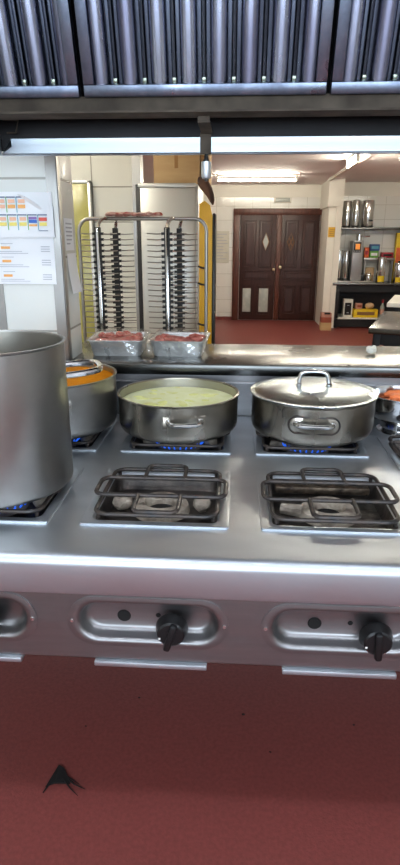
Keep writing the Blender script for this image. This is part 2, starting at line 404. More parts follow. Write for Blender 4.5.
# ceiling tubes
def tube_light(name, loc, rz, length, label, m, z_drop=.05):
    t = empty(name, loc, label, 'ceiling light', 'fluorescent ceiling lights', rz)
    MB().box(-length/2-.03, length/2+.03, -.025, .025, -.03, 0, .006).build('fixture_body', 'white_metal', t)
    for xe in (-length/2-.03, length/2): MB().box(xe, xe+.03, -.02, .02, -.105, -.03).build('lamp_holder', 'white_metal', t, smooth=False)
    MB().lathe([(.0135, -length/2), (.0135, length/2)], 16, (0, 0, -.085), capb=True, capt=True, axis='X').build('tube', m, t)
    return t
tube_light('fluorescent_light', (.26, 9.6, HF), 0, 1.17, 'lit fluorescent tube across the ceiling in front of the double door', 'tube')
tube_light('fluorescent_light', (1.33, 7.6, HF), PI/2, .6, 'lit tube running lengthwise on the ceiling at upper right', 'tube')
tube_light('fluorescent_light', (-1.6, 3.2, HF), .0, .9, 'added ceiling tube left of the plate rack, hidden by the hood rim', 'tube')  # unseen tube added, length set to brighten fridge and yellow panel
tube_light('fluorescent_light', (.9, 4.9, HF), 0, 1.2, 'added ceiling tube above the near worktable, hidden by the hood rim', 'tube')  # unseen tube added to light the far room
tube_light('fluorescent_light', (2.4, 7.2, HF), 0, 1.2, 'added ceiling tube over the right side of the far room, hidden by the hood rim', 'tube')  # another unseen tube, added for far-room brightness
tube_light('fluorescent_light', (-1.0, .3, HN), 0, 1.5, 'lit tube on the near kitchen ceiling above the left burners', 'tube_near')
tube_light('fluorescent_light', (1.0, .3, HN), 0, 1.5, 'lit tube on the near kitchen ceiling above the right burners', 'tube_near')

# ------------------------------------------------------------------ serving counter in the hatch
CZ = 1.056
c = empty('serving_counter', (0, 0, 0), 'long stainless steel pass-through counter behind the gas range', 'counter')
MB().box(XL, XR, 1.975, 2.40, CZ-.04, CZ, .006).build('counter_top', 'steel_counter', c)
b = MB(); b.box(XL, XR, 1.985, 1.998, .86, CZ-.04); b.box(XL, XR, 1.976, 1.99, .985, .993, .002); b.build('backsplash', 'steel_panel', c)

# ------------------------------------------------------------------ gas range
X0, Y1, D, Y2, W, PT = -.3373, 1.1233, .3254, 1.5869, .3297, .40
SZ = .87
rng = empty('gas_range', (0, 0, 0), 'wide stainless steel gas range with open burners and oval control recesses', 'range')
RX0, RX1 = -1.12, 1.05
trays = [(k, r) for k in (-1, 0, 1) for r in (0, 1)]+[(2, 1)]
def tray_rect(k, r):
    x = X0+k*PT; y = (Y1, Y2)[r]
    if k == 2: x, y = .452, 1.448
    return x, x+W, y, y+D
IN = .012                                 # flange overlaps the opening
holes = []
for k, r in trays:
    x0, x1, y0, y1 = tray_rect(k, r)
    holes.append([(p[0]+(x0+x1)/2, p[1]+(y0+y1)/2, SZ) for p in rrect(W/2-IN, D/2-IN, .02, 3)])
t = MB()
t.fillholes([(RX0, 1.035, SZ), (RX1, 1.035, SZ), (RX1, 1.975, SZ), (RX0, 1.975, SZ)], holes)
prof = [(1.035, SZ)]+[(1.006-.020*math.sin(a), SZ-.021+.021*math.cos(a)) for a in [i*PI/2/8 for i in range(9)]]+[(.986, .79), (.988, .785), (1.0, .784)]
t.loft([[(RX0, y, z) for y, z in prof], [(RX1, y, z) for y, z in prof]], closed=False)
bmesh.ops.remove_doubles(t.b, verts=t.b.verts, dist=.0001)
t.build('hob_top', 'steel_top', rng, ang=30)
# control panel with oval openings
RC = [(-.1695+.4*k, .715) for k in (-1, 0, 1)]
def stad(cx, cz, hw, hh, y, n=14):
    L = arc(cx+hw-hh, cz, hh, -PI/2, PI/2, n)+arc(cx-hw+hh, cz, hh, PI/2, 1.5*PI, n)
    return [(p[0], y, p[1]) for p in L]
p = MB()
p.fillholes([(RX0, 1.0, .622), (RX1, 1.0, .622), (RX1, 1.0, .784), (RX0, 1.0, .784)], [stad(cx, cz, .150, .048, 1.0) for cx, cz in RC])
p.loft([[(RX0, 1.0, .622), (RX0, 1.004, .617), (RX0, 1.03, .617)], [(RX1, 1.0, .622), (RX1, 1.004, .617), (RX1, 1.03, .617)]], closed=False)
p.build('control_panel', 'steel_panel', rng, ang=30)
bd = MB(); bd.box(RX0, RX1, 1.06, 1.95, .63, .80); bd.box(RX0, RX0+.01, 1.0, 1.97, .62, .865); bd.box(RX1-.01, RX1, 1.0, 1.97, .62, .865)
bd.build('body', 'steel_dull', rng, smooth=False)
for x in (RX0+.06, RX1-.06):
    for y in (1.1, 1.9): MB().box(x-.025, x+.025, y-.025, y+.025, 0, .63, .004).build('leg', 'steel_dull', rng)
for cx, cz in RC:
    prf = [(.1675, .0595, 1.0), (.1675, .0595, .9975), (.158, .052, .9965), (.149, .0465, .9968), (.145, .0435, .9995), (.142, .0415, 1.006), (.138, .039, 1.018), (.132, .035, 1.026), (.124, .030, 1.029)]
    rc = MB(); rc.loft([stad(cx, cz, hw, hh, y) for hw, hh, y in prf], capt=True)
    rc = rc.build('control_recess', 'steel_panel', rng, ang=40)
    MB().lathe([(0, -.002), (.013, -.002), (.0145, 0)], 20, (cx-.055, 1.0285, cz-.006), axis='Y').build('lighter_hole', 'hole', rc)
    MB().lathe([(0, -.001), (.005, -.001), (.0055, 0)], 12, (cx+.018, 1.0285, cz-.002), axis='Y').build('pin_hole', 'hole', rc)
    for s in (-1, 1): MB().lathe([(0, -.003), (.004, -.0025), (.005, 0)], 10, (cx+s*.158, .9972, cz), axis='Y').build('screw', 'chrome', rc)
    k = MB()
    k.lathe([(0, -.026), (.024, -.026), (.028, -.023), (.030, -.012), (.033, -.006), (.034, 0)], 36, (0, 0, 0), axis='Y')
    rt = Matrix.Rotation(.28, 3, 'Y') if cx < .1 else Matrix.Rotation(-.05, 3, 'Y')
    k = k.build('knob', 'black', rng, loc=(cx+(.050 if cx < .1 else .064), 1.0, cz-.010))
    g = MB(); g.box(-.0075, .0075, -.036, -.02, -.035, .028, .005); g.xf(rt.to_4x4()); g.build('grip', 'black', k)
    ticks = MB()
    for a in (3.5,):
        ticks.box(math.cos(a)*.0245-.002, math.cos(a)*.0245+.002, -.0268, -.0255, math.sin(a)*.0245-.002, math.sin(a)*.0245+.002)
    ticks.build('dial_mark', 'white_mark', k, smooth=False)
for x0, x1 in ((-.286, -.047), (.111, .345), (-.68, -.444)):
    MB().box(x0, x1, .993, 1.05, .605, .6165, .002).build('drip_tray_handle', 'steel_top', rng)
# burner trays
def burner_tray(k, r):
    x0, x1, y0, y1 = tray_rect(k, r); cx, cy = (x0+x1)/2, (y0+y1)/2
    def lp(hx, hy, rr, z, n=4): return [(cx+q[0], cy+q[1], z) for q in rrect(hx, hy, rr, n)]
    a = MB()
    a.loft([lp(W/2, D/2, .006, SZ), lp(W/2, D/2, .006, SZ+.004), lp(W/2-.004, D/2-.004, .008, SZ+.005), lp(W/2-.022, D/2-.020, .02, SZ+.003), lp(W/2-.026, D/2-.024, .026, SZ-.004)])
    a = a.build('burner_tray', 'steel_top', rng)
    b = MB()
    b.loft([lp(W/2-.026, D/2-.024, .026, SZ-.004), lp(W/2-.029, D/2-.027, .03, SZ-.03), lp(W/2-.035, D/2-.035, .03, SZ-.042), lp(W/2-.09, D/2-.09, .03, SZ-.046)], capt=True)
    b.build('drip_pan', 'pan', a)
    bz = SZ-.034
    br = MB()
    br.lathe([(.034, .003), (.036, .024), (.041, .030), (.056, .029), (.065, .022), (.069, .004)], 40, (cx, cy-.020, bz))
    if k == 1: br.tube([(cx-.06, cy-.022, bz+.014), (cx-.11, cy-.004, bz+.012)], [.016, .013], 10)
    else:
        br.lump((cx-.098, cy-.0, bz+.016), (.026, .032, .018), 2, .1); br.lump((cx+.098, cy+.0, bz+.016), (.022, .034, .018), 2, .1)
    br.build('burner', 'cast', a)
    MB().lathe([(0, .006), (.035, .006), (.036, 0)], 24, (cx, cy-.020, bz)).build('burner_throat', 'hole', a)
    if r == 0 and k == 1:
        fo = MB(); fo.box(cx-.12, cx+.12, cy+.085, cy+.128, bz+.010, bz+.03, .005); fo.build('foil_strip', 'pan_brown', a)
    if (k, r) in ((-1, 0), (0, 1), (1, 1), (-1, 1)):
        fl = MB()
        for i in range(26):
            t_ = 2*PI*i/26; q = (cx+.070*math.cos(t_), cy-.020+.070*math.sin(t_)); o = .012
            fl.tube([(q[0], q[1], bz+.018), (q[0]+.006*math.cos(t_), q[1]+.006*math.sin(t_), bz+.024), (q[0]+.010*math.cos(t_), q[1]+.010*math.sin(t_), bz+.034)], [.0021, .0024, .0006], 6)
        fl.build('flame', 'flame', a)
    return cx, cy
TC = {kr: burner_tray(*kr) for kr in trays}

# pan supports (they lift off the trays)
def grate(kr, label):
    cx, cy = TC[kr]
    g = empty('pan_support', (cx, cy, SZ), label, 'grate', 'wire pan supports')
    zr, zl = .0135, .0240
    a = MB(); a.tube([(q[0], q[1], zr) for q in rrect(.138, .134, .03, 6)], .0052, 8, closed=True); a.build('base_ring', 'iron', g)
    b = MB(); b.tube([(q[0], q[1], zl) for q in rrect(.155, .052, .024, 6)], .0054, 8, closed=True); b.build('long_loop', 'iron', g)
    for sy in (-1, 1):
        U_ = [(-.050, .047, zl), (-.050, .118, zl)]+[(-.030+.02*math.cos(t), .120+.02*math.sin(t), zl) for t in (PI*.9, PI*.75, PI*.6)]
        U_ = U_+[(-q[0], q[1], q[2]) for q in U_[::-1]]
        MB().tube([(q[0], q[1]*sy, q[2]) for q in U_], .0054, 8).build('end_loop', 'iron', g)
    for sx in (-1, 1):
        for sy in (-1, 1): MB().tube([(sx*.129, sy*.125, zr), (sx*.129, sy*.125, .0)], .005, 8).build('foot', 'iron', g)
    return g
g0 = grate((0, 0), 'empty black wire pan support on the front middle burner')
for kr, lb in (((1, 0), 'empty black wire pan support on the front right burner'), ((-1, 0), 'black wire pan support under the tall stockpot'), ((-1, 1), 'black wire pan support under the pot of orange soup'),
               ((0, 1), 'black wire pan support under the open pot of pale broth'), ((1, 1), 'black wire pan support under the lidded pot'), ((2, 1), 'black wire pan support at the right edge of the frame beside the steel bowl')):
    cx, cy = TC[kr]; copy_tree(g0, (cx, cy, SZ), lb)
PZ = SZ+.0240+.0054+.0006                 # top of the wires

# ------------------------------------------------------------------ pots
def pot_wall(Rr, h, t=.004, rb=.02, inner=True):
    prof = [(0, 0), (Rr-rb, 0)]+[(Rr-rb+rb*math.sin(a), rb-rb*math.cos(a)) for a in (PI/8, PI/4, 3*PI/8, PI/2)]
    prof += [(Rr, h-.006), (Rr+.003, h-.003), (Rr+.0035, h), (Rr-t+.001, h), (Rr-t, h-.004)]
    return prof
def make_pot(name, loc, Rr, h, rb, label, m, fill, group='cooking pots on the range'):
    p = empty(name, loc, label, 'pot', group)
    MB().lathe(pot_wall(Rr, h, rb=rb), 96).build('body', m, p)
    MB().lathe([(Rr-.0035, h-.004), (Rr-.004, .02), (Rr-.02, .005), (0, .004)], 96).build('inner_wall', 'steel_in', p)
    return p
def loop_handle(R_, z, half, out, r, ang, drop=0., rise=0.):
    # horizontal bail standing off the wall; local +X outward, then turned by ang
    pts = [(R_-.004, -half, z), (R_+out*.4, -half*1.0, z+rise*.4), (R_+out*.85, -half*.8, z+rise*.9), (R_+out, -half*.45, z+rise), (R_+out, half*.45, z+rise), (R_+out*.85, half*.8, z+rise*.9), (R_+out*.4, half, z+rise*.4), (R_-.004, half, z)]
    # smooth
    P = [Vector(q) for q in pts]
    for _ in range(2):
        Q = [P[0]]
        for a, b in zip(P, P[1:]): Q += [a*.75+b*.25, a*.25+b*.75]
        P = Q+[P[-1]]
    mt = Matrix.Rotation(ang, 3, 'Z')
    return [mt @ q for q in P]
def plate_on_wall(R_, z, hw, hh, ang, m, parent, name='handle_plate', stadium=False, thick=.0025, r=.006):
    L = rrect(hw, hh, hh if stadium else r, 6)
    def P(q, rad):
        a = ang+q[0]/R_
        return (rad*math.cos(a), rad*math.sin(a), z+q[1])
    lp = [[P(q, R_-.002) for q in L], [P(q, R_+thick) for q in L], [P((q[0]*.94, q[1]*.9), R_+thick+.0008) for q in L]]
    return MB().loft(lp, capt=True).build(name, m, parent)
A0 = -PI/2
# tall stockpot, front left
sp = make_pot('stockpot', (-.572, 1.283, PZ), .176, .345, .015, 'tall stainless steel stockpot on the front left burner', 'steel_pot', None)
h = loop_handle(.176, .295, .062, .052, .0065, math.radians(27), rise=.012)
for a in (20, 200):
    hh = MB(); hh.tube(loop_handle(.176, .268, .062, .080, .0075, math.radians(a), rise=.006), .0075, 10); hh.build('handle', 'chrome', sp)
# soup pot, back left
so = make_pot('soup_pot', (-.574, 1.747, PZ), .197, .168, .03, 'stainless steel pot full of orange soup behind the tall stockpot', 'steel_pot', None)
MB().lathe([(0, .004), (.06, .0035), (.12, .004), (.17, .003), (.1925, 0)], 64, (0, 0, .150)).build('soup', 'soup', so)
def riveted_handle(p, R_, z, ang, hw, hh, out, stadium=False, pm='steel_pot'):
    pl = plate_on_wall(R_, z, hw, hh, ang, pm, p, stadium=stadium)
    b = MB(); b.tube(loop_handle(R_, z+.004, hw*.72, out, .006, ang, rise=.002), .0062, 10); b.build('handle', 'chrome', p)
    for s in (-1, 1):
        a = ang+s*hw*.72/R_
        bo = MB(); bo.lathe([(0, .006), (.007, .005), (.009, 0)], 12); bo.xf(Matrix.Translation((R_*math.cos(a), R_*math.sin(a), z+.004)) @ Matrix.Rotation(a, 4, 'Z') @ Matrix.Rotation(PI/2, 4, 'Y')); bo.build('handle_boss', 'chrome', p)
riveted_handle(so, .197, .105, A0+.33, .046, .022, .04)
# broth pot, back middle
bp_ = make_pot('casserole_pot', (-.177, 1.747, PZ), .186, .117, .028, 'wide open steel pot of pale green broth on the back middle burner', 'steel_pot_warm', None)
MB().lathe([(0, .003), (.05, .0035), (.10, .002), (.15, .003), (.1815, 0)], 64, (0, 0, .087)).build('broth', 'broth', bp_)
v = MB()
for i in range(34):
    a = random.uniform(0, 2*PI); rr = .15*math.sqrt(random.random())
    v.lump((rr*math.cos(a), rr*math.sin(a)+.006, .086), (random.uniform(.016, .03), random.uniform(.012, .02), random.uniform(.004, .008)), 2, .12, a)
v = v.build('vegetable_pieces', 'potato', bp_); v['kind'] = 'stuff'
riveted_handle(bp_, .186, .068, A0+.19, .066, .020, .04, pm='steel_pot_warm')
# lidded pot, back right
lp_ = make_pot('casserole_pot', (.240, 1.747, PZ), .187, .122, .03, 'wide steel pot closed with a steel lid on the back right burner', 'steel_pot_warm', None)
riveted_handle(lp_, .187, .07, A0-.09, .072, .024, .03, stadium=True, pm='steel_pot_warm')
st = MB(); st.tube([(q.x, q.y, q.z) for q in [Vector(((.1905)*math.cos(A0-.09+q[0]/.187), (.1905)*math.sin(A0-.09+q[0]/.187), .07+q[1])) for q in rrect(.072, .024, .024, 8)]], .0028, 6, closed=True); st.build('plate_rim', 'iron', lp_)
ld = empty('pot_lid', (.240, 1.747, PZ+.122), 'low domed steel lid with arched handle on the back right pot', 'lid')
MB().lathe([(.176, -.008), (.178, .0006), (.192, .0008), (.1935, .003), (.192, .005), (.182, .0055), (.178, .0065), (.16, .013), (.12, .0185), (.07, .022), (0, .024)], 96).build('lid_body', 'steel_lid', ld)
P = [Vector(q) for q in ((-.045, 0, .020), (-.044, 0, .045), (-.034, 0, .062), (0, 0, .064), (.034, 0, .062), (.044, 0, .045), (.045, 0, .020))]
for _ in range(2):
    Q = [P[0]]
    for a, b in zip(P, P[1:]): Q += [a*.75+b*.25, a*.25+b*.75]
    P = Q+[P[-1]]
rm = Matrix.Rotation(-.08, 3, 'Z')
MB().tube([rm @ q for q in P], .0065, 12).build('lid_handle', 'chrome', ld)
for s in (-1, 1): MB().lathe([(.011, -.006), (.0105, .003), (.007, .007)], 16, tuple(rm @ Vector((s*.045, 0, .022)))).build('handle_foot', 'chrome', ld)
# steel bowl with carrots, back right edge
bw = empty('mixing_bowl', (.548, 1.860, SZ), 'steel bowl of sliced carrots on a ring foot at the right edge', 'bowl')
MB().lathe([(.06, .036), (.088, .044), (.104, .062), (.109, .085), (.110, .118), (.114, .121), (.1145, .124), (.109, .124), (.107, .118), (.105, .085), (.098, .064), (.06, .05), (0, .048)], 72).build('body', 'chrome', bw)
MB().lathe([(.076, 0), (.075, .004), (.064, .012), (.062, .030), (.070, .042), (.058, .042)], 64).build('ring_foot', 'chrome', bw)
for i, (x, y, rz, tx) in enumerate(((-.028, .0, .15, .05), (.035, -.012, .4, -.04), (.0, .045, -.2, 0), (.05, .04, .9, .1), (-.05, -.045, 1.2, .05), (.005, -.055, -.3, .1))):
    cr = MB(); cr.tube([(-.055, 0, 0), (-.04, 0, .004), (0, 0, .005), (.04, 0, .003), (.05, 0, 0)], [.006, .013, .0165, .019, .012], 12)
    cr.xf(Matrix.Rotation(rz, 4, 'Z') @ Matrix.Rotation(tx, 4, 'Y'))
    tag(cr.build('carrot', 'carrot', loc=(.548+x*.6, 1.860+y*.6, SZ+.088+.010*(i % 3))), ['peeled orange carrot at the left of the steel bowl', 'peeled orange carrot lying slantwise across the front of the steel bowl', 'peeled orange carrot at the back of the steel bowl', 'peeled orange carrot at the right rim of the steel bowl', 'peeled orange carrot against the front left wall of the bowl', 'peeled orange carrot lowest at the front of the bowl'][i], 'carrot', 'carrots in the steel bowl')

# ------------------------------------------------------------------ foil trays of meat, tissue, bottle on the counter
def meat_tray(x, y, label, rz):
    t = empty('foil_tray', (x, y, CZ), label, 'food tray', 'film-wrapped meat trays on the counter', rz)
    def lp(hx, hy, z, r=.02): return [(q[0]+random.uniform(-.0012, .0012), q[1]+random.uniform(-.0012, .0012), z) for q in rrect(hx, hy, r, 5)]
    a = MB(); a.loft([lp(.088, .095, .0), lp(.094, .102, .03), lp(.100, .108, .058), lp(.107, .115, .0595), lp(.108, .116, .0575)], capb=True)
    a.loft([lp(.098, .106, .058), lp(.09, .098, .03), lp(.085, .09, .004)], capt=True)
    a.build('tray', 'foil', t)
    m_ = MB()
    for i in range(34):
        px, py = random.uniform(-.078, .078), random.uniform(-.086, .086)
        m_.lump((px, py, .048+random.uniform(-.006, .01)), (random.uniform(.014, .026), random.uniform(.014, .024), random.uniform(.008, .014)), 2, .16, random.uniform(0, 3))
    m_ = m_.build('meat', 'meat', t); m_['kind'] = 'stuff'
    fm = MB(); n = 14
    vs = [[fm.b.verts.new(((i/n-.5)*.222, (j/n-.5)*.238, .069+random.uniform(-.003, .005)-(.012 if i in (0, n) or j in (0, n) else 0))) for j in range(n+1)] for i in range(n+1)]
    for i in range(n):
        for j in range(n): fm.b.faces.new((vs[i][j], vs[i+1][j], vs[i+1][j+1], vs[i][j+1]))
    # film hanging over the front
    lo = [fm.b.verts.new((vs[i][0].co.x*.93, vs[i][0].co.y+.004+random.uniform(-.004, .004), .012+random.uniform(-.006, .012))) for i in range(n+1)]
    for i in range(n): fm.b.faces.new((vs[i][0], lo[i], lo[i+1], vs[i+1][0]))
    fm.build('cling_film', 'film', t)
meat_tray(-.447, 2.20, 'foil tray of red meat under cling film, left one on the counter', .04)
meat_tray(-.214, 2.205, 'foil tray of red meat under cling film, right one on the counter', -.03)
ts = MB()
for i in range(9): ts.lump((random.uniform(-.013, .013), random.uniform(-.01, .01), .012+random.uniform(0, .01)), (.012, .010, .010), 2, .3)
tag(ts.build('crumpled_tissue', 'tissue', loc=(.513, 2.21, CZ)), 'small crumpled white tissue lying on the steel counter', 'tissue')
wbt = empty('plastic_bottle', (-.868, 2.06, CZ), 'white plastic bottle on the counter at the left picture edge', 'bottle')
MB().lathe([(0, 0), (.05, 0), (.055, .008), (.055, .14), (.045, .18), (.02, .20), (.018, .22)], 32).build('body', 'white_plastic', wbt)
MB().lathe([(.021, .215), (.021, .24), (.018, .245), (0, .245)], 20).build('cap', 'white_plastic', wbt)

# ------------------------------------------------------------------ papers on the pillar
def sheet(name, x0, x1, z0, z1, y, label, bulge=.003, curl=None, skew=0., cut=False):
    nx, nz = 16, 16; m = MB(); vs = []
    for i in range(nx+1):
        row = []
        for j in range(nz+1):
            u, w = i/nx, j/nz
            px, pz, py = x0+(x1-x0)*u+skew*(1-w), z0+(z1-z0)*w, y-bulge*math.sin(PI*u)*(1.2-w)
            if curl:
                d = (u-curl[0])+(w-curl[1])
                if d > 0:
                    py -= d*.05; px -= d*.05; pz -= d*.07
            row.append((px, py, pz))
        vs.append(row)
    A = [[m.b.verts.new(p) for p in r] for r in vs]; B = [[m.b.verts.new((p[0], p[1]-.0006, p[2])) for p in r] for r in vs]
    for i in range(nx):
        for j in range(nz):
            if cut and (i-8)*1.0+(j-12.5)*1.6 > 4.5: continue
            m.b.faces.new((A[i][j], A[i][j+1], A[i+1][j+1], A[i+1][j])); m.b.faces.new((B[i][j], B[i+1][j], B[i+1][j+1], B[i][j+1]))
    o = m.build(name, 'paper'); tag(o, label, 'paper', 'sheets pinned on the pillar')
    return o
py = PY0-.004
lower = sheet('printed_sheet', -.825, -.611, 1.322, 1.475, py, 'white printed sheet with orange marks, lower one on the tiled pillar', .002)
upper = sheet('timetable_sheet', -.825, -.604, 1.472, 1.612, py-.006, 'colourful timetable sheet with a curled corner, upper one on the tiled pillar', .003, curl=None, cut=True)
backing = sheet('backing_sheet', -.78, -.606, 1.48, 1.611, py-.0022, 'plain white sheet showing behind the curled corner of the timetable', .001)
fl_ = MB(); fl_.loft([[(-.722, py-.010, 1.606), (-.700, py-.016, 1.602), (-.655, py-.022, 1.578), (-.636, py-.016, 1.562), (-.645, py-.010, 1.557)], [(-.722, py-.0108, 1.606), (-.700, py-.0172, 1.602), (-.655, py-.0232, 1.578), (-.636, py-.0172, 1.562), (-.645, py-.0108, 1.557)]], capb=True, capt=True); fl_.build('curled_corner', 'white_plastic', upper, smooth=False)
# timetable cells
def marks(o, name, m, rects, y):
    b = MB()
    for x0, x1, z0, z1 in rects: b.box(x0, x1, y-.0004, y+.0012, z0, z1)
    b.build(name, m, o, smooth=False)
cw = .0335; xs = [-.822+i*cw for i in range(6)]
Yq = py-.0110
R_ = {k: [] for k in ('orange', 'yellow', 'green', 'blue', 'red', 'teal', 'peach', 'violet')}
dk = []
for i, x in enumerate(xs):
    for zt in (1.594, 1.540):
        if zt > 1.56 and i > 3: continue
        dk.append((x, x+cw-.003, zt, zt+.0035))
        (zt > 1.56 or i < 4) and R_['peach'].append((x+.006, x+cw-.006, zt-.016, zt-.005))
        (zt > 1.56 or i != 4) and R_['yellow' if zt < 1.56 else ('orange' if i > 1 else 'peach')].append((x+.004, x+cw-.005, zt-.032, zt-.021))
        R_['green' if i in (0, 2, 4) else 'teal'].append((x-.0011, x+.0009, zt-.045, zt+.003))
R_['blue'].append((xs[4]+.003, xs[4]+cw-.004, 1.517, 1.527)); R_['violet'].append((xs[4]+.003, xs[4]+cw-.004, 1.528, 1.536)); R_['red'].append((xs[5]+.003, xs[5]+cw-.004, 1.523, 1.534)); R_['orange'].append((xs[4]+.003, xs[4]+cw-.004, 1.507, 1.513))
for k, v_ in R_.items(): marks(upper, 'print_'+k, 'p_'+k, v_, Yq)
dk.append((xs[5], xs[5]+cw-.003, 1.492, 1.494)); marks(upper, 'print_header', 'ink_dark', dk, Yq)
og, gr_ = [], []
for z in (1.440, 1.397, 1.350):
    og.append((-.790, -.760, z-.004, z+.004))
    for j in range(3): gr_.append((-.655, -.625, z+.002-j*.0075, z+.004-j*.0075))
    gr_.append((-.80, -.72, z-.013, z-.0115)); gr_.append((-.80, -.70, z-.019, z-.0175)); gr_.append((-.79, -.75, z+.012, z+.0135))
marks(lower, 'print_orange', 'p_orange', og, py-.0032); marks(lower, 'print_text', 'ink', gr_, py-.0032)
# strips hanging on the pillar's right side
def side_strip(y0, y1, z0, z1, lean, label, name='paper_strip', m='paper'):
    b = MB(); n = 8
    L = []
    for i in range(n+1):
        w = i/n; z = z1+(z0-z1)*w; x = PX1+.0012+lean*w*w
        L.append([(x, y0+.02*w*lean*20, z), (x+.0008+lean*.25*w, y1+.02*w*lean*20, z), (x+.0016+lean*.25*w, y1+.02*w*lean*20, z), (x+.0008, y0+.02*w*lean*20, z)])
    b.loft(L, capb=True, capt=True); o = b.build(name, m)
    return tag(o, label, 'paper')
a1 = side_strip(2.03, 2.13, 1.43, 1.535, .001, 'small grey-printed note taped to the right side of the tiled pillar')
mk = MB()
for i in range(6): mk.box(PX1+.0022, PX1+.0032, 2.045, 2.118, 1.45+i*.013, 1.455+i*.013)
mk.build('print_text', 'ink', a1, smooth=False)
side_strip(2.045, 2.15, 1.285, 1.42, .012, 'white paper strip hanging loose on the right side of the tiled pillar')

# ------------------------------------------------------------------ extractor hood
FY, FZ = 1.60, 1.800                       # lower edge of the filters
hd = empty('extractor_hood', (0, 0, 0), 'steel extractor hood with a shade-darkened back and bright lower rim above the range', 'hood')
HX0, HX1 = -.668, 1.25
MB().box(HX0, HX1, 1.585, 1.60, 1.752, 1.799, .002).box(HX0, HX1, 1.53, 1.60, 1.7525, 1.757).build('grease_gutter', 'bronze', hd)
MB().box(HX0, HX1, 1.744, 1.75, 1.70, 2.5).box(HX0, HX1, 1.598, 1.73, 2.30, 2.31).build('back_panel', 'hood_shade', hd, smooth=False)
rm_ = MB()
prof = [(1.758, 1.731), (1.738, 1.731), (1.7365, 1.7295), (1.7395, 1.7115), (1.7397, 1.7105), (1.7425, 1.6935), (1.741, 1.691), (1.7425, 1.6885), (1.758, 1.6885)]
rm_.loft([[(HX0+.033*(1 if z > 1.71 else (z-1.6885)/.043), y, z) for y, z in prof], [(HX1, y, z) for y, z in prof]], closed=True, capb=True, capt=True)
rm_.build('rim', 'hood_rim', hd, ang=30)
for xa in (HX0-.01, HX1):
    MB().loft([[(xa, 1.752, 1.69), (xa, 1.752, 2.5), (xa, .85, 2.5), (xa, .85, 2.25), (xa, 1.40, 1.69)], [(xa+.01, 1.752, 1.69), (xa+.01, 1.752, 2.5), (xa+.01, .85, 2.5), (xa+.01, .85, 2.25), (xa+.01, 1.40, 1.69)]], capb=True, capt=True).build('side_panel', 'steel_dull', hd, smooth=False)
for xa in (HX0, HX1-.004): MB().box(xa, xa+.004, 1.42, 1.737, 1.689, 1.731, .001).build('side_rim', 'hood_rim', hd)
MB().box(HX0, HX1, .85, .86, 2.25, 2.5).box(HX0, HX1, .85, 1.752, 2.5, 2.51).build('canopy', 'steel_dull', hd, smooth=False)
MB().box(-.106, -.076, 1.578, 1.5845, 1.742, 1.757, .001).box(-.106, -.076, 1.578, 1.742, 1.738, 1.742).box(-.110, -.080, 1.736, 1.7405, 1.688, 1.742, .001).build('hanging_strap', 'bronze', hd, smooth=False)
nz = empty('nozzle_fitting', (-.093, 1.74, 1.688), 'small bright chrome cylinder hanging under the middle of the hood rim', 'fitting')
MB().lathe([(.005, 0), (.006, -.012), (.009, -.014), (.009, -.02)], 16, capb=True).build('stem', 'black', nz)
MB().lathe([(.006, -.017), (.0138, -.019), (.0138, -.056), (.011, -.061), (.005, -.063), (0, -.063)], 24).build('barrel', 'nozzle', nz)
MB().lathe([(.005, -.061), (.005, -.067), (0, -.069)], 12).build('tip', 'black', nz)
wr = MB(); wr.tube([(HX0+.030, 1.72, 1.742), (HX0+.055, 1.72, 1.742), (HX0+.064, 1.72, 1.772), (HX0+.020, 1.72, 1.775)], .0025, 6); wr.build('bent_wire', 'bronze', hd)

def grease_filter(x0, w, label):
    f_ = empty('grease_filter', (x0+w/2, FY, FZ+.002), label, 'filter', 'grease filters in the hood')
    f_.rotation_euler = (math.radians(17), 0, 0)
    hw, H_ = w/2, .50; fw = .026
    fr = MB()
    fr.box(-hw, hw, -.028, .0, 0, fw, .002); fr.box(-hw, hw, -.028, .0, H_-fw, H_, .002)
    fr.box(-hw, -hw+fw, -.028, .0, fw+.0005, H_-fw-.0005, .002); fr.box(hw-fw, hw, -.028, .0, fw+.0005, H_-fw-.0005, .002)
    fr.build('frame', 'filter_frame', f_)
    per = .0715; n = int((w-2*fw)/per)
    fr_b = MB(); bk = MB(); st_ = -n*per/2
    bk.box(-hw+fw, hw-fw, .006, .008, fw, H_-fw)
    for i in range(n+1):
        cx = st_+i*per
        rr = .021
        pr = [(cx+rr*math.cos(a)*1.0, -.001-.021*math.sin(a)) for a in [PI*j/10 for j in range(11)]]
        if cx-rr < -hw+fw or cx+rr > hw-fw: pr = [(min(max(q[0], -hw+fw), hw-fw), q[1]) for q in pr]
        fr_b.loft([[(q[0], q[1], fw-.004) for q in pr], [(q[0], q[1], H_-fw+.004) for q in pr]], closed=False)
        c2 = cx+per/2
        if i < n:
            pr = [(c2+.0065*math.cos(a), .004-.012*math.sin(a)) for a in [PI*j/6 for j in range(7)]]
            bk.loft([[(q[0], q[1], fw) for q in pr], [(q[0], q[1], H_-fw) for q in pr]], closed=False)
    fr_b.build('baffle', 'filter', f_); bk.build('rear_baffle', 'filter_shade', f_)
    for i in range(n):
        c2 = st_+(i+.5)*per
        MB().box(c2-.005, c2+.005, -.016, -.004, fw-.001, fw+.013, .002).build('clip', 'clip', f_)
    return f_
grease_filter(HX0+.003, -.392-HX0-.006, 'ribbed steel grease filter at the left end of the hood')
grease_filter(-.382, .582, 'ribbed steel grease filter in the middle of the hood')
grease_filter(.211, .582, 'ribbed steel grease filter on the right of the hood')

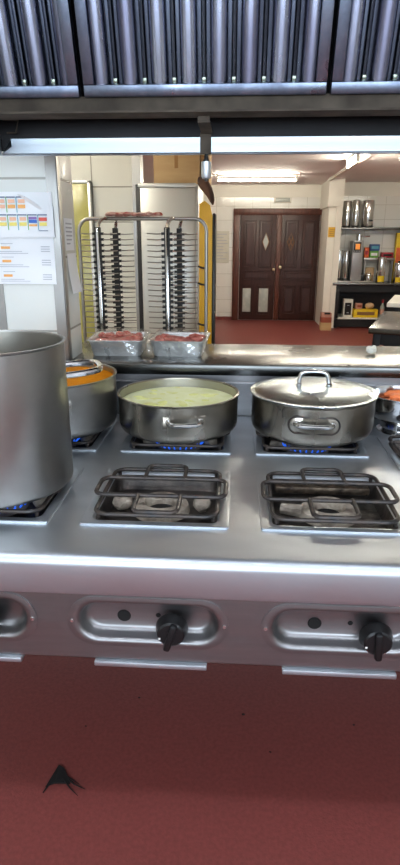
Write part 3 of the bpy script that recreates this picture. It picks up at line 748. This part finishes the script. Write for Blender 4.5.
# ------------------------------------------------------------------ plate rack trolley
rk = empty('plate_rack', (-.485, 3.1, 0), 'tall chrome plate rack trolley with black posts behind the counter', 'rack')
FXL, FXR = -.335, .322; TZ = 1.568
pts = [(FXL, 0, .12)]+[(FXL, 0, TZ-.06)]+[(FXL+.06-.06*math.cos(a), 0, TZ-.06+.06*math.sin(a)) for a in (PI/8, PI/4, 3*PI/8)]+[(FXL+.06, 0, TZ), (FXR-.06, 0, TZ)]+[(FXR-.06+.06*math.sin(a), 0, TZ-.06+.06*math.cos(a)) for a in (PI/8, PI/4, 3*PI/8)]+[(FXR, 0, TZ-.06), (FXR, 0, .12)]
MB().tube(pts, .009, 12).build('frame', 'steel_dull', rk)
bs = MB()
for x in (FXL, FXR): bs.tube([(x, -.3, .12), (x, .3, .12)], .014, 10)
for y in (-.28, .28): bs.tube([(FXL, y, .12), (FXR, y, .12)], .014, 10)
bs.build('base', 'chrome', rk)
for x in (FXL, FXR):
    for y in (-.28, .28):
        cs = MB(); cs.lathe([(.02, -.014), (.045, -.012), (.048, 0), (.045, .012), (.02, .014)], 20, (x, y, .048), axis='X', capb=True, capt=True); cs.box(x-.018, x+.018, y-.018, y+.018, .05, .112); cs.build('caster', 'post_black', rk)
posts = [(-.213, -.10, -1), (-.166, .10, 1), (.132, -.10, -1), (.174, .10, 1)]
for x, y, s in posts:
    po = MB(); po.box(x-.014, x+.014, y-.012, y+.012, .12, 1.525, .003)
    po = po.build('post', 'post_black', rk)
    if s < 0: MB().box(x-.007, x+.007, y-.017, y-.0115, .13, 1.522, .002).build('steel_strip', 'chrome', po)
    arch = [(x, y, 1.52)]+[(x, y*(1-math.sin(a)*.95)*1, 1.52+.05*math.sin(a)) for a in (PI/8, PI/4, 3*PI/8, PI/2)]
    arch = [(x, y, 1.515), (x+.004, y*.96, 1.54), (x+.012, y*.75, 1.560), (x+.02, y*.4, 1.568), (x+.025, 0, TZ)]
    MB().tube(arch, .009, 10).build('arch', 'chrome', rk)
NL = 24
for x, y, s in posts:
    for i in range(NL):
        z = 1.495-i*.0272
        h = MB(); h.tube([(x-.098, y-.012, z+.001), (x-.050, y-.004, z-.002), (x-.012, y-.004, z), (x+.012, y-.004, z), (x+.050, y-.004, z-.002), (x+.098, y-.012, z+.001)], [.0024, .0030, .0034, .0034, .0030, .0024], 5)
        h = h.build('plate_holder', 'steel_dull', rk, smooth=False)
        MB().box(x-.027, x+.027, y-.0125, y+.008, z-.0065, z+.006).build('clip', 'post_black', h, smooth=False)
rw = MB()
for i in range(7):
    rw.lump((-.115+i*.038, random.uniform(-.008, .008), 0), (.032, .03, .011), 2, .2)
tag(rw.build('crumpled_wrapper', 'redwrap', loc=(-.53, 3.1, TZ+.021)), 'flattened red and white wrapper lying on top of the plate rack', 'wrapper')

# ------------------------------------------------------------------ fridge, box, yellow panel, lime panel
fr = empty('upright_fridge', (-.49, 4.2, 0), 'pale steel upright fridge behind the plate rack', 'fridge')
MB().box(-.215, .19, .0, .62, 0.05, 1.825, .006).build('cabinet', 'gap_shade', fr)  # body wider than the door, its dark edge painted as gap shade
MB().box(-.178, .195, -.045, -.002, .10, 1.80, .008).build('door', 'fridge', fr)
MB().box(-.19, .20, -.05, .0, 1.80, 1.826, .003).build('top_edge', 'fridge', fr)
MB().box(.192, .215, -.03, .60, .1, 1.82, .004).build('side_sheet', 'fridge', fr)
for x in (-.17, .16): MB().lathe([(.02, 0), (.02, .05)], 12, (x, .05, 0), capb=True, capt=True).build('foot', 'post_black', fr)
cb = empty('cardboard_box', (-.43, 4.42, 1.827), 'large plain brown cardboard box on top of the pale fridge', 'box')
MB().box(-.155, .155, -.17, .17, 0, .30, .003).build('carton', 'card', cb)
MB().box(-.012, .012, -.173, .17, .10, .302, .0005).build('tape', 'tape', cb, smooth=False)
cb = empty('cardboard_box', (-.24, 4.5, 1.827), 'narrow cardboard box beside the larger box on top of the fridge', 'box')
MB().box(-.03, .03, -.17, .17, 0, .28, .003).build('carton', 'card', cb)
yp = empty('yellow_stand', (-.195, 3.72, 0), 'tall narrow yellow panel with a black edge right of the plate rack', 'panel')
q = MB(); q.loft([[(-.045, 0, .02), (.035, 0, .02), (.035, 0, 1.60), (.02, 0, 1.665), (-.012, 0, 1.69), (-.045, 0, 1.67)], [(-.045, .05, .02), (.035, .05, .02), (.035, .05, 1.60), (.02, .05, 1.665), (-.012, .05, 1.69), (-.045, .05, 1.67)]], capb=True, capt=True); q.build('board', 'yellow', yp, smooth=False)
MB().box(.0355, .055, -.002, .16, .01, 1.62, .006).build('rubber_edge', 'black', yp)
for z in (.95, 1.20, 1.30): MB().tube([(-.052, -.012, z+.012), (-.03, -.018, z+.004), (-.008, -.012, z), (-.008, .0, z)], .006, 8).build('hook', 'black', yp)
MB().box(-.06, .055, -.01, .17, 0, .02).build('foot', 'black', yp, smooth=False)
br = MB()
P = [(-.056, 0, .122), (-.048, 0, .118), (-.034, 0, .106), (-.016, 0, .086), (.004, 0, .058), (.020, 0, .028), (.030, 0, -.004), (.034, 0, -.024)]
br.tube(P, [.008, .022, .030, .032, .029, .022, .014, .004], 14)
tag(br.build('brown_cloth', 'leather', loc=(-.192, 3.718, 1.690)), 'brown cloth draped over the top of the yellow panel', 'cloth')
lm = empty('glossy_screen', (-1.17, 4.44, 0), 'tall narrow yellow-green glossy panel against the tiled partition', 'panel')
MB().box(-.12, .075, 0, .03, .02, 1.85, .003).build('sheet', 'lime', lm)
MB().box(.076, .098, -.006, .035, 0, 1.87, .003).box(-.12, .098, -.006, .035, 1.851, 1.872, .003).build('frame', 'fridge', lm)

# ------------------------------------------------------------------ bench with appliances (far right)
bn = empty('side_bench', (1.7, 10.4, 0), 'long black bench with a pale steel top against the far right wall', 'bench')
BX1 = 1.55
MB().box(-.06, BX1, -.03, .58, .735, .775, .006).build('bench_top', 'steel_counter', bn)
MB().box(0, BX1, .02, .05, .62, .735).build('apron', 'dark_metal', bn, smooth=False)
for x in (0.0, BX1-.07):
    for y in (0.0, .5): MB().box(x, x+.07, y, y+.06, 0, .735, .004).build('leg', 'dark_metal', bn)
MB().box(.0, .02, .06, .5, .1, .735).build('side_panel', 'dark_metal', bn, smooth=False)
MB().box(.03, BX1, .0, .56, .155, .18, .003).build('lower_shelf', 'white_metal', bn)
MB().box(.03, BX1, .02, .05, .02, .154).build('plinth', 'dark_metal', bn, smooth=False)
MB().box(.07, BX1, .545, .56, .19, .73).build('back_panel', 'dark_metal', bn, smooth=False)
BZ = .776
ws = empty('wall_shelf', (1.745, 10.62, 1.66), 'narrow steel wall shelf above the far black bench', 'shelf')
MB().box(0, 1.3, 0, .38, -.02, .02, .004).build('board', 'steel_counter', ws)
for x in (.02, 1.1): MB().loft([[(x, .02, -.021), (x, .37, -.021), (x, .37, -.20)], [(x+.03, .02, -.021), (x+.03, .37, -.021), (x+.03, .37, -.20)]], capb=True, capt=True).build('bracket', 'white_metal', ws, smooth=False)
def urn(x, y, z, r, h, label, yellow=False, tap=False, lidk=False):
    u = empty('steel_urn', (x, y, z), label, 'urn', 'polished steel urns')
    MB().lathe([(0, 0), (r*.97, 0), (r, .01), (r, h-.02), (r*.96, h), (r*.85, h+.004), (0, h+.006)], 40).build('body', 'chrome', u)
    MB().lathe([(r*1.01, h*.02), (r*1.02, h*.03), (r*1.02, h*.06), (r*1.01, h*.07)], 40).build('base_band', 'black', u)
    if tap: MB().lathe([(.012, -.06), (.012, 0)], 10, (r*.3, -r, h*.25), axis='Y', capb=True, capt=True).box(r*.3-.02, r*.3+.03, -r-.06, -r-.04, h*.25-.012, h*.25+.012).build('tap', 'black', u)
    if yellow: 
        lb = MB(); L = [-PI/2+(i/8-.5)*1.5 for i in range(9)]
        lb.loft([[((r+.003)*math.cos(a), (r+.003)*math.sin(a), h*.03) for a in L], [((r+.003)*math.cos(a), (r+.003)*math.sin(a), h*.27) for a in L]], closed=False); lb.build('yellow_label', 'pv_yellow', u)
    if lidk: MB().box(-r*.3, r*.3, -r*1.05, r*.3, h+.006, h+.03, .006).build('lid_grip', 'black', u)
    return u
SZ2 = 1.681
urn(1.865, 10.82, SZ2, .07, .43, 'polished steel urn at the left end of the wall shelf')
urn(2.005, 10.76, SZ2, .062, .44, 'slim polished steel urn second from left on the wall shelf')
urn(2.21, 10.76, SZ2, .10, .435, 'polished steel urn with a black tap, rightmost on the wall shelf', tap=True)
urn(1.765, 10.66, BZ+.028, .055, .50, 'slim polished steel cylinder left of the grey coffee machine')
urn(1.88, 10.64, BZ+.028, .055, .49, 'slim polished steel cylinder touching the grey coffee machine')
urn(2.47, 10.55, BZ, .075, .42, 'polished steel urn with a yellow label in the middle of the bench', yellow=True)
urn(2.77, 10.55, BZ, .075, .33, 'steel canister with a yellow label at the right picture edge', yellow=True, lidk=True)
tr = MB().box(1.70, 2.33, 10.40, 10.70, BZ, BZ+.026, .006).build('drip_tray', 'steel_dull'); tag(tr, 'flat steel tray under the grey coffee machine on the bench', 'tray')
mc = empty('coffee_machine', (2.04, 10.5, BZ+.027), 'grey upright coffee machine with an amber display on the bench', 'machine')
MB().box(-.085, .09, 0, .3, 0, .665, .008).build('housing', 'grey', mc)
MB().box(-.075, .05, -.006, -.0005, .47, .64, .003).build('display_panel', 'black', mc)
MB().box(-.045, .03, -.009, -.0065, .52, .61).build('screen', 'screen', mc, smooth=False)
for i in range(4): MB().box(-.065+i*.028, -.045+i*.028, -.009, -.0065, .485, .50).build('button', 'grey', mc, smooth=False)
MB().box(.0905, .16, .02, .2, 0, .10, .008).build('spout_base', 'black', mc)
MB().lathe([(.05, 0), (.05, .10), (.0, .10)], 20, (.03, .13, .666)).tube([(.07, .10, .73), (.20, .07, .735)], .012, 8).build('lever', 'chrome', mc)
jg = empty('steel_jug', (2.262, 10.53, BZ+.027), 'small steel milk jug right of the coffee machine', 'jug')
MB().lathe([(0, 0), (.05, 0), (.054, .01), (.05, .09), (.042, .115), (.048, .13), (.045, .13), (.04, .115), (0, .1)], 28).build('body', 'chrome', jg)
MB().tube([(.046, 0, .10), (.075, 0, .095), (.08, 0, .06), (.05, 0, .03)], .006, 8).build('handle', 'chrome', jg)
ks = empty('bench_rack', (2.40, 10.78, BZ), 'low grey steel rack standing at the back of the bench', 'rack')
MB().box(-.20, .33, -.07, .12, .36, .405, .004).build('shelf', 'steel_dull', ks)
for x in (-.18, .29): MB().box(x, x+.02, -.05, .1, 0, .36).build('leg', 'steel_dull', ks, smooth=False)
KZ = BZ+.406
def pack(name, x, y, z, w, d, h, m, label, band=None, rz=0.):
    o = empty(name, (x, y, z), label, 'package', None, rz)
    MB().box(-w/2, w/2, -d/2, d/2, 0, h, min(.01, h*.15)).build('carton', m, o)
    if band: MB().box(-w*.36, w*.36, -d/2-.0015, -d/2+.001, h*.3, h*.7).build('printed_band', band, o, smooth=False)
    return o
pack('orange_bottle', 2.245, 10.78, KZ, .08, .08, .17, 'pv_orange', 'orange pack on the bench rack beside the coffee machine', 'pv_red')
pack('green_pack', 2.37, 10.78, KZ, .145, .12, .115, 'pv_green', 'green pack on the bench rack under the blue pack', 'white_plastic')
pack('blue_pack', 2.375, 10.78, KZ+.1155, .165, .12, .11, 'pv_blue', 'dark blue pack stacked on the green pack', 'p_teal')
pack('red_pack', 2.60, 10.78, KZ, .20, .12, .09, 'pv_red', 'dark red pack on the right of the bench rack', 'hole')
pack('paper_sack', 2.33, 10.81, BZ, .15, .10, .24, 'pv_beige', 'tan paper pack on the bench under the grey rack')
pack('tall_pack', 2.80, 10.84, BZ, .11, .10, .82, 'pv_yellow', 'tall yellow and orange pack at the right end of the bench', 'pv_orange')
LZ = .181
fb = empty('framed_box', (1.95, 10.53, LZ), 'white box with a black front panel on the bench lower shelf', 'box')
MB().box(-.08, .08, -.05, .1, 0, .31, .004).build('carton', 'paint', fb); MB().box(-.055, .055, -.053, -.0495, .04, .25).build('black_panel', 'black', fb, smooth=False)
MB().box(-.02, .02, -.0545, -.0525, .07, .085).box(-.02, .02, -.0545, -.0525, .2, .21).build('print', 'ink', fb, smooth=False)
yb = pack('yellow_box', 2.26, 10.53, LZ, .42, .16, .14, 'pv_yellow', 'long yellow box with dark print on the bench lower shelf', 'door_gold')
pack('small_pack', 2.14, 10.54, LZ+.141, .11, .10, .10, 'pv_pink', 'small pinkish pack lying on the left end of the yellow box', 'card_dark', .15)
bg = MB(); bg.lump((0, 0, .055), (.08, .06, .054), 3, .05); tag(bg.build('beige_bag', 'pv_beige', loc=(2.33, 10.54, LZ+.141)), 'rounded beige bag lying on the right end of the yellow box', 'bag')
bo = empty('sauce_bottle', (2.56, 10.56, LZ), 'bottle with red cap standing right of the yellow box', 'bottle')
MB().lathe([(0, 0), (.035, 0), (.037, .01), (.037, .17), (.018, .23), (.016, .25)], 24).build('body', 'frost', bo); MB().lathe([(.02, .245), (.02, .30), (0, .302)], 16).build('cap', 'pv_red', bo); MB().lathe([(.0375, .05), (.0375, .14)], 24).build('bottle_label', 'pv_pink', bo)
kb = empty('carton_box', (1.53, 10.18, 0), 'small printed cardboard box on the floor between door and bench', 'box')
MB().box(-.09, .09, -.09, .09, 0, .13, .003).build('lower_carton', 'card', kb); MB().box(-.088, .088, -.088, .088, .131, .22, .003).build('middle_carton', 'card_dark', kb)
MB().box(-.085, .085, -.085, .085, .2205, .29, .003).build('upper_carton', 'pv_pink', kb); MB().box(-.04, .06, -.09, -.03, .27, .296, .004).build('dark_opening', 'hole', kb)

# near worktable on the right (turned towards the hatch)
A = Vector((.915, 4.10, 0)); dr = Vector((1.266-.906, 5.221-4.145, 0)).normalized(); rz = math.atan2(dr.y, dr.x)-PI/2
nt_ = empty('steel_worktable', (A.x, A.y, 0), 'steel worktable with black legs in front of the far bench', 'table', None, rz)
MB().box(0, 1.3, 0, 1.1, .85, .89, .005).build('table_top', 'steel_counter', nt_)
for x in (.03, 1.2):
    for y in (.04, 1.0): MB().box(x, x+.05, y, y+.05, 0, .85, .003).build('leg', 'dark_metal', nt_)
MB().box(.06, 1.22, .05, .08, .77, .849).box(.06, 1.22, 1.02, 1.05, .77, .849).build('rail', 'dark_metal', nt_, smooth=False)
wt = empty('white_worktable', (1.50, 5.52, 0), 'pale worktable top just behind the steel worktable at the right edge', 'table', None, rz)
MB().box(-.12, 1.2, .0, .9, .88, .92, .005).build('table_top', 'white_metal', wt)
for x in (-.06, 1.1):
    for y in (.04, .8): MB().box(x, x+.05, y, y+.05, 0, .88, .003).build('leg', 'dark_metal', wt)

# ------------------------------------------------------------------ scraps on the floor
sc = MB()
sc.loft([[(-.002, -.004, .0006), (.014, .058, .0006), (.034, .046, .0006), (.058, .008, .0006), (.018, .006, .0006)], [(0, -.002, .002), (.014, .056, .004), (.032, .044, .008), (.054, .010, .004), (.018, .008, .003)]], capb=True, capt=True)
sc.tube([(.038, .026, .003), (.068, .006, .003), (.098, -.004, .0015)], [.003, .002, .0008], 6); sc.tube([(.036, .02, .003), (.06, -.004, .003), (.085, -.022, .0015)], [.003, .0018, .0006], 6); sc.tube([(.034, .03, .003), (.06, .018, .003), (.08, .008, .0015)], [.003, .0018, .0006], 6); sc.tube([(.006, .004, .002), (-.002, -.02, .0015)], [.003, .0012], 6)
o_ = sc.build('leaf_scrap', 'scrap', smooth=False); o_.location = (-.508, 1.205, 0); o_.scale = (1.15, 1.2, 1.2); tag(o_, 'black torn leafy scrap on the red floor in front of the range', 'scrap')
for i, (x, y, s, lb) in enumerate(((.05, 1.50, .006, 'tiny dark crumb on the red floor below the middle control recess'), (-.30, 1.55, .0045, 'tiny dark crumb on the red floor below the left end of the oval recess'), (.13, 1.36, .004, 'tiny dark crumb on the red floor right of centre'), (-.45, 1.42, .004, 'tiny dark crumb on the red floor near the black scrap'), (.40, 1.48, .0045, 'tiny dark crumb on the red floor near the right picture edge'))):
    cr = MB(); cr.lump((0, 0, s*.35), (s, s*.8, s*.35), 1, .25); tag(cr.build('floor_crumb', 'crumb', loc=(x, y, 0)), lb, 'crumb', 'crumbs on the red floor')

# ------------------------------------------------------------------ light
w = bpy.data.worlds.new('world'); S.world = w; w.use_nodes = True
bgn = w.node_tree.nodes['Background']; bgn.inputs[0].default_value = (.62, .78, 1, 1); bgn.inputs[1].default_value = 1.0
def area(name, loc, rot, sx, sy, power, col):
    l = bpy.data.lights.new(name, 'AREA'); l.shape = 'RECTANGLE'; l.size = sx; l.size_y = sy; l.energy = power; l.color = col
    o = bpy.data.objects.new(name, l); COL.objects.link(o); o.location = loc; o.rotation_euler = rot
    return o
area('added_window_light', ((WX0+WX1)/2, YB-.02, (WZ0+WZ1)/2), (PI/2, 0, 0), WX1-WX0-.1, WZ1-WZ0-.1, 115, (.74, .87, 1))  # area lamp added in the unseen window for cool daylight
S.view_settings.view_transform = 'Standard'; S.view_settings.look = 'None'; S.view_settings.gamma = 1
S.view_settings.use_curve_mapping = False
S.view_settings.exposure = .0
